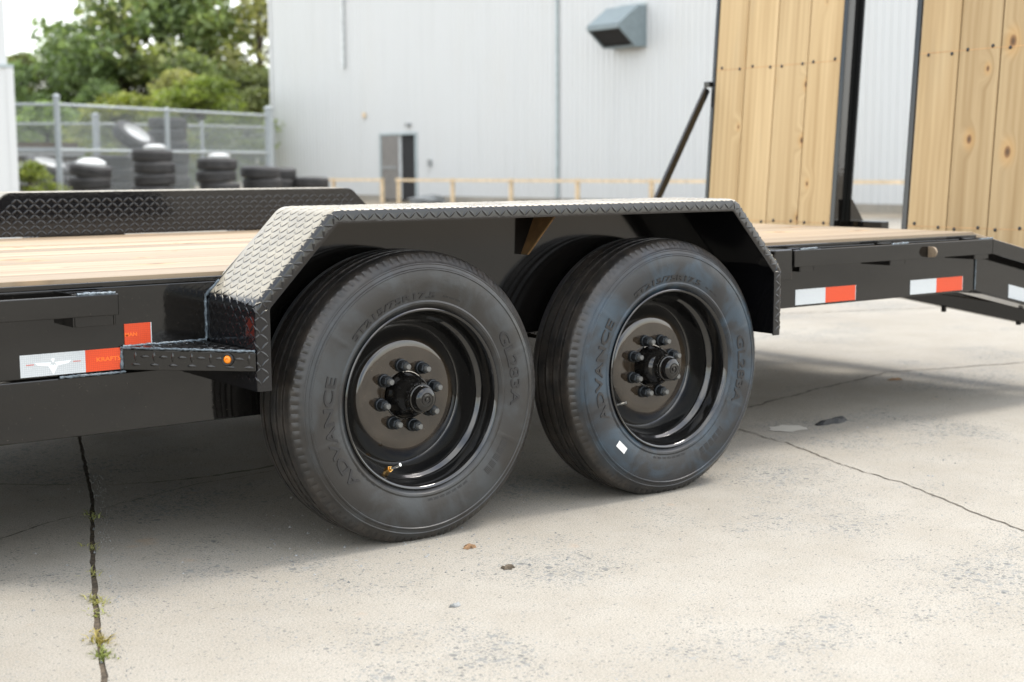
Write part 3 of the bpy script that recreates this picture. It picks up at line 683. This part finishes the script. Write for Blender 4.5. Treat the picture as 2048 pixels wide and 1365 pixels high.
# far-side wheels and axles (shared meshes)
for x in AX:
    w = empty('wheel', (x, YF+YB, HC), T); w.rotation_euler = (0, 0, PI)
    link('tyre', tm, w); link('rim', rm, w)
    MB().box(x-.05, x+.05, .16, YF+YB-.16, HC-.05, HC+.05).obj('axle', 'paint', T, bevel=.01)

# ------------------------------------------------------------------ ramps
RA = math.atan2(.08, 1.15); RX, RZ = 3.47, .40; RL = 2.05
ramp_m = Matrix.Translation((RX, 0, RZ)) @ Matrix.Rotation(RA, 4, 'Y')     # local: z up the ramp, x behind it
def ramp(y0, y1, frame_front, label, brace):
    R = empty('ramp', (RX, y0, RZ), T); R['label'] = label; R.rotation_euler = (0, RA, 0)
    Wd = y1-y0; fl, fr = frame_front; w = (Wd-fl-fr)/4
    me = MB().box(0, RL-.02, 0, w-.006, -.036, 0).mesh('plank', 'ramp_pine')
    for i in range(4):
        o = link('plank', me, R, .002); o.matrix_local = Matrix(((0,0,-1,0),(0,1,0,fl+i*w+.0015),(1,0,0,.01),(0,0,0,1)))
    m = MB()
    m.box(-.004, .010, 0, fl-.001, 0, RL); m.box(.037, .115, .030, .038, 0, RL)            # far/near channels: front leg, web, back leg
    m.box(-.004, .010, Wd-fr+.001, Wd, 0, RL); m.box(.037, .115, Wd-.038, Wd-.030, 0, RL)
    m.box(.115, .123, 0, .05, 0, RL); m.box(.115, .123, Wd-.05, Wd, 0, RL)
    m.obj('frame', 'paint', R, bevel=.003)
    for z in (.26, 1.10, 1.9): MB().box(.0365, .09, .040, Wd-.040, z-.03, z+.03).obj('cross_bar', 'paint', R)
    bm_ = MB().lathe([(.0001,-.0035),(.006,-.0032),(.0085,-.001),(.0085,.001)], 12).mesh('bolt', 'bolt_black', 40)
    rb = random.Random(int(y0*10))
    for z in (.285, 1.085, 1.90):
        for i in range(4):
            for t in (.2, .78):
                o = link('bolt', bm_, R); o.location = (-.0002, fl+(i+t+rb.uniform(-.06, .06))*w, z+rb.uniform(-.012, .012)); o.rotation_euler = (0, 0, -PI/2)
        MB().box(-.0007, -.0001, fl+.004, Wd-fr-.004, z-.0015, z+.0015).obj('chalk_line', 'chalk', R)
    return R
R1 = ramp(1.60, 2.51, (.030, .024), 'far wooden ramp standing upright between brace and gap', True)
R2 = ramp(.27, 1.195, (.03, .030), 'near wooden ramp cut off by the right frame edge', False)
def bar(name, a, b, w, t, mat='paint'):
    a = Vector(a); b = Vector(b); d = (b-a).normalized(); y = Vector((0, 1, 0)); n_ = d.cross(y).normalized(); vs = []
    for p in (a, b):
        for sy, sn in ((-1,-1),(1,-1),(1,1),(-1,1)): vs.append(p+y*sy*t/2+n_*sn*w/2)
    return MB().add(vs, [(0,1,2,3),(7,6,5,4),(0,4,5,1),(1,5,6,2),(2,6,7,3),(3,7,4,0)]).obj(name, mat, T, bevel=.003)
bar('ramp_brace', (2.70,2.53,.05), (3.52,2.53,1.385), .040, .02); bar('brace_pin', (3.515,2.53,1.41), (3.555,2.53,1.41), .03, .04)
m = MB(); m.prism([(3.60,.66),(3.60,.80),(3.612,.80),(3.70,.69),(3.70,.66)], 1, 1.59, 1.60); m.obj('hinge_gusset', 'paint', T)
m = MB(); m.box(3.60, 3.66, 1.40, 1.66, .63, .695); m.obj('hinge_bar', 'paint', T, bevel=.004)

# ------------------------------------------------------------------ the white warehouse
WA = Vector((21.231, 41.936)); wt = Vector((.06839, -.99766)); wn = Vector((-.99766, -.06839))
BW = empty('white_warehouse', (21.2, 41.9, 0)); tag(BW, 'tall white ribbed metal warehouse wall behind the trailer', 'building')
def wp(s, n_, z): q = WA+wt*s+wn*n_; return (q.x, q.y, z)
def wobj(m, name, mats, parent=BW, **k):
    m.v = [wp(*v_) for v_ in m.v]; o = m.obj(name, mats, **k); o.parent = parent; o.matrix_parent_inverse = Matrix.Translation((-21.2, -41.9, 0)); return o
H = 9.5; PIT = .2
def siding(m, s0, s1, z0, z1):
    ps = []; s = math.ceil(s0/PIT)*PIT; ps.append((s0, 0))
    while s+.06 < s1: ps += [(s, 0), (s+.014, .02), (s+.040, .02), (s+.054, 0)]; s += PIT
    ps.append((s1, 0)); n_ = len(ps)
    m.add([(a, b, z0) for a, b in ps]+[(a, b, z1) for a, b in ps], [(i, i+1, i+1+n_, i+n_) for i in range(n_-1)])
m = MB(); siding(m, 0, 6.6, .15, 2.05); siding(m, 8.42, 46, .15, 2.05); wobj(m, 'lower_siding', 'siding')
m = MB(); siding(m, 0, 14.9, 2.05, H); wobj(m, 'upper_siding', 'siding')
m = MB(); siding(m, 14.9, 46, 2.05, H); wobj(m, 'upper_siding', 'siding')
m = MB(); m.box(0, 46, -14, -.05, H-.01, H+.1); wobj(m, 'roof', 'siding'); m = MB(); m.box(-.02, .0, -14, 0, 0, H); wobj(m, 'end_wall', 'siding')
m = MB(); m.box(-.03, .12, -.1, .045, .1, H); wobj(m, 'corner_trim', 'siding')
m = MB(); m.box(0, 6.55, -.3, .05, -.05, .15); m.box(8.45, 46, -.3, .05, -.05, .15); wobj(m, 'plinth', 'concrete')
m = MB(); m.box(14.84, 14.93, .03, .07, .15, H); wobj(m, 'joint_trim', 'trim_grey')
m = MB(); m.box(4.58, 4.68, .03, .12, 4.25, H); wobj(m, 'downpipe', 'pipe_white')
m = MB(); m.box(6.6, 8.42, -3, -.06, 0, 2.05); m.f = m.f[:2]+m.f[3:]; m.mi = m.mi[:5]; wobj(m, 'dark_interior', 'dark_inside')
DR = MB(); DR.box(6.62, 7.52, -.03, .03, .02, 2.02); D1 = wobj(DR, 'door', 'door_grey')
m = MB(); m.box(6.70, 7.45, .03, .05, .98, 1.06); q = wobj(m, 'push_bar', 'grey_steel', D1); q.matrix_parent_inverse = Matrix.Identity(4)
m = MB(); m.add([(7.54,-.03,.02),(7.54,.02,.02),(7.90,-.66,.02),(7.86,-.69,.02),(7.54,-.03,2.02),(7.54,.02,2.02),(7.90,-.66,2.02),(7.86,-.69,2.02)], [(3,2,1,0),(4,5,6,7),(0,1,5,4),(1,2,6,5),(2,3,7,6),(3,0,4,7)]); wobj(m, 'door', 'pipe_white')
m = MB(); m.box(6.54, 6.615, -.05, .05, .0, 2.10); m.box(8.41, 8.48, -.05, .05, 0, 2.10); m.box(6.615, 8.41, -.05, .05, 2.03, 2.10); wobj(m, 'door_frame', 'trim_grey')
m = MB(); m.box(8.02, 8.2, .03, .14, 2.28, 2.38); wobj(m, 'wall_lamp', 'grey_steel'); m = MB(); m.box(5.66, 5.80, .03, .08, 2.62, 2.78); wobj(m, 'wall_box', 'rail_timber'); m = MB(); m.box(9.1, 9.24, .03, .1, 1.05, 1.25); wobj(m, 'wall_box', 'grey_steel')
# exhaust hood: profile in (n, z), swept along the wall
HD = empty('exhaust_hood', (22.4, 24.4, 4.0), BW); HD.matrix_parent_inverse = Matrix.Translation((-21.2, -41.9, 0))
hp = [(.0,5.05),(.30,5.05),(1.02,4.55),(1.02,4.46),(.42,4.02),(.0,4.02)]
def hobj(m, name, mat):
    m.v = [tuple(Vector(wp(*v_))-Vector((22.4, 24.4, 4.0))) for v_ in m.v]; m.obj(name, mat, HD)
s0, s1 = 17.05, 18.2; t_ = .03
m = MB()
for s_ in (s0, s1-t_): m.prism(hp, 0, s_, s_+t_)
for a, b in ((0, 1), (1, 2), (2, 3)):
    (n0, z0), (n1, z1) = hp[a], hp[b]; m.add([(s0+t_,n0,z0),(s1-t_,n0,z0),(s1-t_,n1,z1),(s0+t_,n1,z1),(s0+t_,n0,z0-t_),(s1-t_,n0,z0-t_),(s1-t_,n1-t_*.3,z1-t_),(s0+t_,n1-t_*.3,z1-t_)], [(0,1,2,3),(7,6,5,4),(0,3,7,4),(1,5,6,2),(2,6,7,3),(0,4,5,1)])
m.box(s0+t_, s1-t_, 0, .42, 4.02, 4.05)
hobj(m, 'casing', 'hood_grey')
m = MB(); m.add([(s0+t_,.95,4.46),(s1-t_,.95,4.46),(s1-t_,.42,4.08),(s0+t_,.42,4.08)], [(0,1,2,3)]); hobj(m, 'mouth_shade', 'dark_inside')  # black sheet painting the shade inside the hood's open mouth
m = MB(); m.box(s0+.25, s1+.02, .0, .10, 5.05, 5.11); hobj(m, 'flashing', 'trim_grey')
# timber rail fence in front of it
def rail_fence(ss, label, s_end):
    F = empty('timber_rail_fence', wp(ss[0], 1.5, 0)); tag(F, label, 'fence', 'timber rail fences along the warehouse'); base = Vector(wp(ss[0], 1.5, 0))
    def fo(m, name):
        m.v = [tuple(Vector(wp(*v_))-base) for v_ in m.v]; m.obj(name, 'rail_timber', F)
    for s in ss: fo(MB().box(s-.05, s+.05, 1.46, 1.54, -.05, .70), 'post')
    for a, b in zip(ss[:-1], ss[1:]): fo(MB().box(a-.055, b-.065 if b != ss[-1] else b+.055, 1.541, 1.58, .61, .685), 'rail')
rail_fence([1.0, 3.5, 6.07, 8.69], 'short run of pale timber rail fence left of the warehouse door', 8.69)
rail_fence([9.53, 12.1, 14.63, 17.23, 19.82, 22.5, 25.1, 27.7, 30.4], 'long run of pale timber rail fence right of the warehouse door', 30.4)
# rubbish bag lying by the door
blob2 = MB(); rb = random.Random(2)
def lump(name, c, s_, mat, label, cat, seed):
    bm = bmesh.new(); bmesh.ops.create_icosphere(bm, subdivisions=3, radius=1); r = random.Random(seed); ph = [r.uniform(0, 6) for _ in range(6)]
    for v_ in bm.verts:
        k = 1+.18*math.sin(3*v_.co.x+ph[0])*math.sin(4*v_.co.y+ph[1])+.12*math.sin(7*v_.co.z+ph[2]+3*v_.co.x); v_.co = Vector((v_.co.x*s_[0]*k, v_.co.y*s_[1]*k, max(v_.co.z, -.6)*s_[2]*k+s_[2]*.6))
    me = bpy.data.meshes.new(name); bm.to_mesh(me); bm.free(); me.materials.append(MAT[mat]); o = bpy.data.objects.new(name, me); COL.objects.link(o); o.location = c; return tag(o, label, cat)
lump('rubbish_bag', wp(10.3, 1.0, -.05), (.5, .6, .16), 'grey_steel', 'low grey heap of rubbish beside the warehouse door', 'rubbish', 3)

# ------------------------------------------------------------------ shed on the left edge
SH = empty('white_shed', (4.2, 16.5, 0)); tag(SH, 'corner of a weathered white shed at the left frame edge', 'building')
ca = math.cos(-.27); sa = math.sin(-.27)
def shp(x, y, z): return (x*ca-y*sa, x*sa+y*ca, z)
def sho(m, name, mat): m.v = [shp(*v_) for v_ in m.v]; m.obj(name, mat, SH)
sho(MB().box(-5, -.06, 0, 5, 2.38, 6), 'upper_wall', 'siding'); sho(MB().box(-5, .0, -.05, 5.02, 0, 2.36), 'lower_wall', 'siding'); sho(MB().box(-5, .02, -.07, 5.03, 2.36, 2.40), 'lap_trim', 'trim_grey')
sho(MB().box(-.08, .015, -.065, .03, 0, 2.355), 'corner_board', 'siding')

# ------------------------------------------------------------------ chain-link fences
def chain_fence(pts, hs, label, top, mid, posts_r, mesh_step=.075, extra=()):
    base = Vector((*pts[0], 0)); F = empty('chain_link_fence', base); tag(F, label, 'fence', 'chain-link fences round the tyre yard')
    for (p, h, r) in zip(pts, hs, posts_r):
        q = Vector((*p, 0))-base; m = MB(); m.tube([q+Vector((0,0,-.05)), q+Vector((0,0,h))], r, 12); m.tube([q+Vector((0,0,h)), q+Vector((0,0,h+.02)), q+Vector((0,0,h+.06))], [r*1.25, r*1.25, r*.3], 12); m.obj('post', 'galvanised', F, smooth=40)
    for a, b in zip(pts[:-1], pts[1:]):
        a = Vector((*a, 0))-base; b = Vector((*b, 0))-base; d = (b-a); l = d.length; d.normalize(); n_ = Vector((-d.y, d.x, 0))
        for z in (top, mid):
            if z: m = MB(); m.tube([a+Vector((0,0,z)), b+Vector((0,0,z))], .03, 8); m.obj('rail', 'galvanised', F, smooth=40)
        m = MB(); r = .0042; k = int((l+top)/mesh_step)
        for sgn in (1, -1):
            for i in range(k):
                u = i*mesh_step-(top if sgn > 0 else 0); u0, z0, u1, z1 = (u, 0, u+top, top) if sgn > 0 else (u+0, top, u+top, 0)
                if sgn < 0: u0, u1 = u-top+0, u; u0, u1 = u0, u1
                if u0 < 0: z0 += (0-u0)*(1 if sgn > 0 else -1); u0 = 0
                if u1 > l: z1 -= (u1-l)*(1 if sgn > 0 else -1); u1 = l
                if u1 <= u0: continue
                p = a+d*u0+Vector((0,0,z0))+n_*(.004*sgn); q = a+d*u1+Vector((0,0,z1))+n_*(.004*sgn); m.tube([p, q], r, 3, False)
        o = m.obj('wire_mesh', 'galvanised', F); o['kind'] = 'stuff'
chain_fence([(3.6,23.4),(6.61,21.77),(9.22,23.08),(12.21,24.62)], [2.1,2.26,2.13,2.28], 'nearer chain-link fence with tall silver posts behind the tyres', 2.13, 1.33, [.03,.055,.045,.085])
chain_fence([(7.0,34.0),(10.98,31.6),(13.98,31.9),(16.4,32.6)], [2.2,2.35,2.2,2.3], 'farther chain-link fence behind the tyre piles near the trees', 2.14, 0, [.04,.09,.045,.06], .08)

# ------------------------------------------------------------------ tyre piles
def plain_tyre(R, Wd):
    h = Wd/2; pr = [(R*.60,-h*.75),(R*.66,-h*.95),(R*.80,-h),(R*.92,-h*.93),(R*.975,-h*.75),(R,-h*.5),(R,-h*.2),(R*.975,-h*.17),(R*.975,-h*.05),(R,-h*.02)]
    pr = pr+[(r, -y) for r, y in pr[::-1]]; m = MB(); m.lathe(pr+[(R*.60,-h*.75)], 36)
    m.v = [(a, c_, b) for a, b, c_ in m.v]; return m.mesh('tyre', 'old_rubber', 40)
def white_rim(R, Wd):
    h = Wd/2; pr = [(R*.62,h*.8),(R*.64,h*.95),(R*.60,h*.9),(R*.56,h*.5),(R*.40,h*.45),(R*.25,h*.6),(.0001,h*.62)]
    m = MB(); m.lathe(pr, 28); m.v = [(a, c_, b) for a, b, c_ in m.v]; return m.mesh('rim', 'white_wheel', 40)
TY = {k: (plain_tyre(*k), white_rim(*k)) for k in ((.35, .205), (.46, .27))}
ORD = ['top', 'second from top', 'third from top', 'fourth from top', 'fifth from top', 'sixth from top', 'seventh from top', 'eighth from top']
def stack(x, y, ztop, k, where, white=False, seed=1, tilt=0):
    r = random.Random(seed); Wd = k[1]; n_ = max(1, round(ztop/Wd)); z0 = ztop-n_*Wd
    for i in range(n_):
        z = ztop-Wd*(i+.5); o = empty('tyre_casing', (x+r.uniform(-.02, .02), y+r.uniform(-.02, .02), z))
        o.location.x += r.uniform(-.03, .03); o.rotation_euler = (r.uniform(-.035, .035), r.uniform(-.035, .035), r.uniform(0, 6))
        if i == 0 and tilt: o.rotation_euler = (tilt, tilt*.5, 0)
        link('tyre', TY[k][0], o)
        if (i == 0 and white): link('rim', TY[k][1], o)
        tag(o, f'{ORD[i]} tyre of {where}' if not (white and i == 0) else f'top tyre with white wheel on {where}', 'tyre', 'tyres piled by the fence')
k1, k2 = (.35, .205), (.46, .27)
stack(6.6, 20.2, 1.07, k1, 'the low stack right beside the left fence post', True, 1, .12)
stack(7.59, 19.9, 1.32, k1, 'the tallest stack in front of the near fence', True, 2)
stack(8.64, 19.6, 1.17, k1, 'the middle stack in front of the near fence', True, 3)
def loose_wheel(x, y, z, r, h, label, tilt=0):
    m = MB(); m.lathe([(.0001,h),(r*.5,h*.95),(r*.85,h*.7),(r,h*.55),(r*.97,h*.1),(r*.9,0),(.0001,0)], 28); m.v = [(a, c_, b) for a, b, c_ in m.v]
    o = m.obj('white_wheel_disc', 'white_wheel', smooth=40, loc=(x, y, z)); o.rotation_euler = (tilt, 0, 0); tag(o, label, 'wheel', 'white wheels lying on the tyre stacks')
loose_wheel(6.6, 20.2, 1.02, .25, .16, 'white domed wheel on the low tyre stack by the left post', .1)
loose_wheel(7.62, 19.9, 1.325, .19, .085, 'flat white wheel on top of the tallest tyre stack')
loose_wheel(8.66, 19.6, 1.175, .20, .08, 'flat white wheel on top of the middle tyre stack')
stack(9.55, 19.8, 1.03, k1, 'the stack below the thick corner fence post', False, 4)
stack(10.45, 20.9, 1.0, k1, 'the short stack at the warehouse corner', False, 5); stack(10.95, 20.6, .82, k1, 'the lowest stack nearest the warehouse wall', False, 15)
stack(11.6, 28.6, 2.2, k2, 'the big dark pile behind the near fence', False, 6)
stack(10.4, 27.0, 1.35, k2, 'the wide pile below the slanting white wheel', False, 7); stack(9.4, 26.4, 1.3, k2, 'the dark pile beside the slanting white wheel', False, 8)
stack(7.4, 24.6, 1.15, k2, 'the dark pile behind the left fence post', True, 9, .3)
o = empty('tyre_casing', (9.55, 25.6, 1.66)); o.rotation_euler = (.55, .42, 0); link('tyre', TY[k2][0], o); link('rim', TY[k2][1], o); tag(o, 'slanting tyre with white wheel on top of the pile', 'tyre', 'tyres piled by the fence')
m = MB()
PL = empty('steel_stack', (8.4, 29.5, 0)); tag(PL, 'blurred stack of grey steel beams behind the near fence', 'steel')
for i in range(5): MB().box(-2.2+.1*i, 1.8-.12*i, -.5, .5, .32*i+.02, .32*i+.22).obj('beam', 'grey_steel', PL)
for i in range(5): MB().box(-1.6, 1.2, -.4, .4, .32*i+.22, .32*i+.34).obj('spacer', 'bark', PL)

# ------------------------------------------------------------------ trees and bushes
def crown(name, blobs, leaves, size, mat, seed):
    r = random.Random(seed); m = MB()
    for (c, rad) in blobs:
        for _ in range(leaves):
            while True:
                d = Vector((r.uniform(-1, 1), r.uniform(-1, 1), r.uniform(-1, 1)))
                if .25 < d.length < 1: break
            p = Vector(c)+Vector((d.x*rad, d.y*rad, d.z*rad*.75)); s_ = size*r.uniform(.6, 1.4)
            a = Vector((r.gauss(0, 1), r.gauss(0, 1), r.gauss(0, 1))).normalized(); b = a.cross(Vector((r.gauss(0, 1), r.gauss(0, 1), r.gauss(0, 1)))).normalized()
            m.add([p-a*s_, p+b*s_*.45, p+a*s_, p-b*s_*.45], [(0, 1, 2, 3)])
    return m.mesh(name, mat)
def tree_kit(h, w, seed, mat, low=.25, dens=1., leaf=.14):
    r = random.Random(seed); m = MB(); blobs = []
    m.tube([(0,0,-.1),(.1,.05,h*.3),(-.05,.1,h*.6),(0,0,h*.9)], [.02*h, .016*h, .010*h, .003*h], 8)
    for i in range(int(95*dens)):
        t = r.uniform(low, 1); a = r.uniform(0, 2*PI); rr = w*math.sin(PI*min(1, (t-low)/(1-low)*.82+.14))*math.sqrt(r.random())*1.0
        c = Vector((rr*math.cos(a), rr*math.sin(a), h*t)); blobs.append((c, r.uniform(.45, 1.0)*h/9))
        if i % 2 == 0: m.tube([(0, 0, h*max(.15, t-.15)), c*.55+Vector((0, 0, h*(t-.08)*.45)), c], [.006*h, .004*h, .0015*h], 5)
    return m.mesh('trunk', 'bark', 50), crown('crown', blobs, 105, leaf, mat, seed+1)
KIT = [tree_kit(9, 2.3, 1, 'leaf_mid'), tree_kit(9, 2.6, 2, 'leaf_dark', .12), tree_kit(9, 1.9, 3, 'leaf_mid', .3, .42), tree_kit(9, 2.2, 4, 'leaf_dark', .1), tree_kit(9, 2.5, 8, 'leaf_yellow', .15, .8)]
def tree(x, y, h, k, rz, label, wide=1.):
    t = empty('broadleaf_tree', (x, y, -.05)); t.rotation_euler = (0, 0, rz); t.scale = (h/9*wide, h/9*wide, h/9); tag(t, label, 'tree', 'trees beyond the tyre yard')
    link('trunk', KIT[k][0], t); link('crown', KIT[k][1], t)
for a in [(19.6,63.6,6.3,1,.3,'dark rounded tree just right of the white shed'), (21.2,62.8,7.0,0,1.2,'slim tree whose crown pokes up above the left treeline'), (22.6,61.5,5.4,3,2.1,'low dark tree in the dip of the treeline'),
          (23.6,61.0,11.5,1,.7,'tall dark tree left of the middle of the treeline'), (25.0,60.4,12.0,0,2.6,'tallest leafy tree in the middle of the treeline'), (27.0,59.4,10.5,2,4.0,'thin tall tree with sky showing through its crown'),
          (28.9,58.0,11.0,2,5.1,'tall tree nearest the warehouse corner'), (27.2,55.5,5.6,3,1.9,'dark bushy tree before the thin tall tree'), (24.4,56.0,6.0,1,3.3,'mid height dark tree behind the farther fence'),
          (20.9,57.5,4.9,3,4.4,'dark tree low behind the left fence'), (18.2,60.5,5.6,1,5.5,'dark tree half hidden by the white shed'), (29.4,54.0,6.4,2,.9,'mid green tree tight against the warehouse corner'), (22.4,52.5,5.0,0,2.8,'small bright tree in front of the dark treeline')]:
    tree(*a, wide=1.25)
def bush(x, y, h, k, label, w=1.3):
    t = empty('bush', (x, y, -.05)); t.scale = (h/9*w*1.5, h/9*w*1.5, h/9); tag(t, label, 'bush', 'bushes round the tyre yard'); link('stem', KIT[k][0], t); link('foliage', KIT[k][1], t)
bush(18.6,42.0,4.1,4,'yellow green bush behind the corner fence post'); bush(15.2,40.5,3.4,4,'pale bush behind the right part of the fence'); bush(17.0,44.5,3.4,0,'green bush in the gap beside the warehouse'); bush(14.0,44.0,3.2,0,'green bush behind the big dark tyre pile')
bush(5.35,19.5,1.15,4,'bright green weed bush at the foot of the white shed', 1.0)
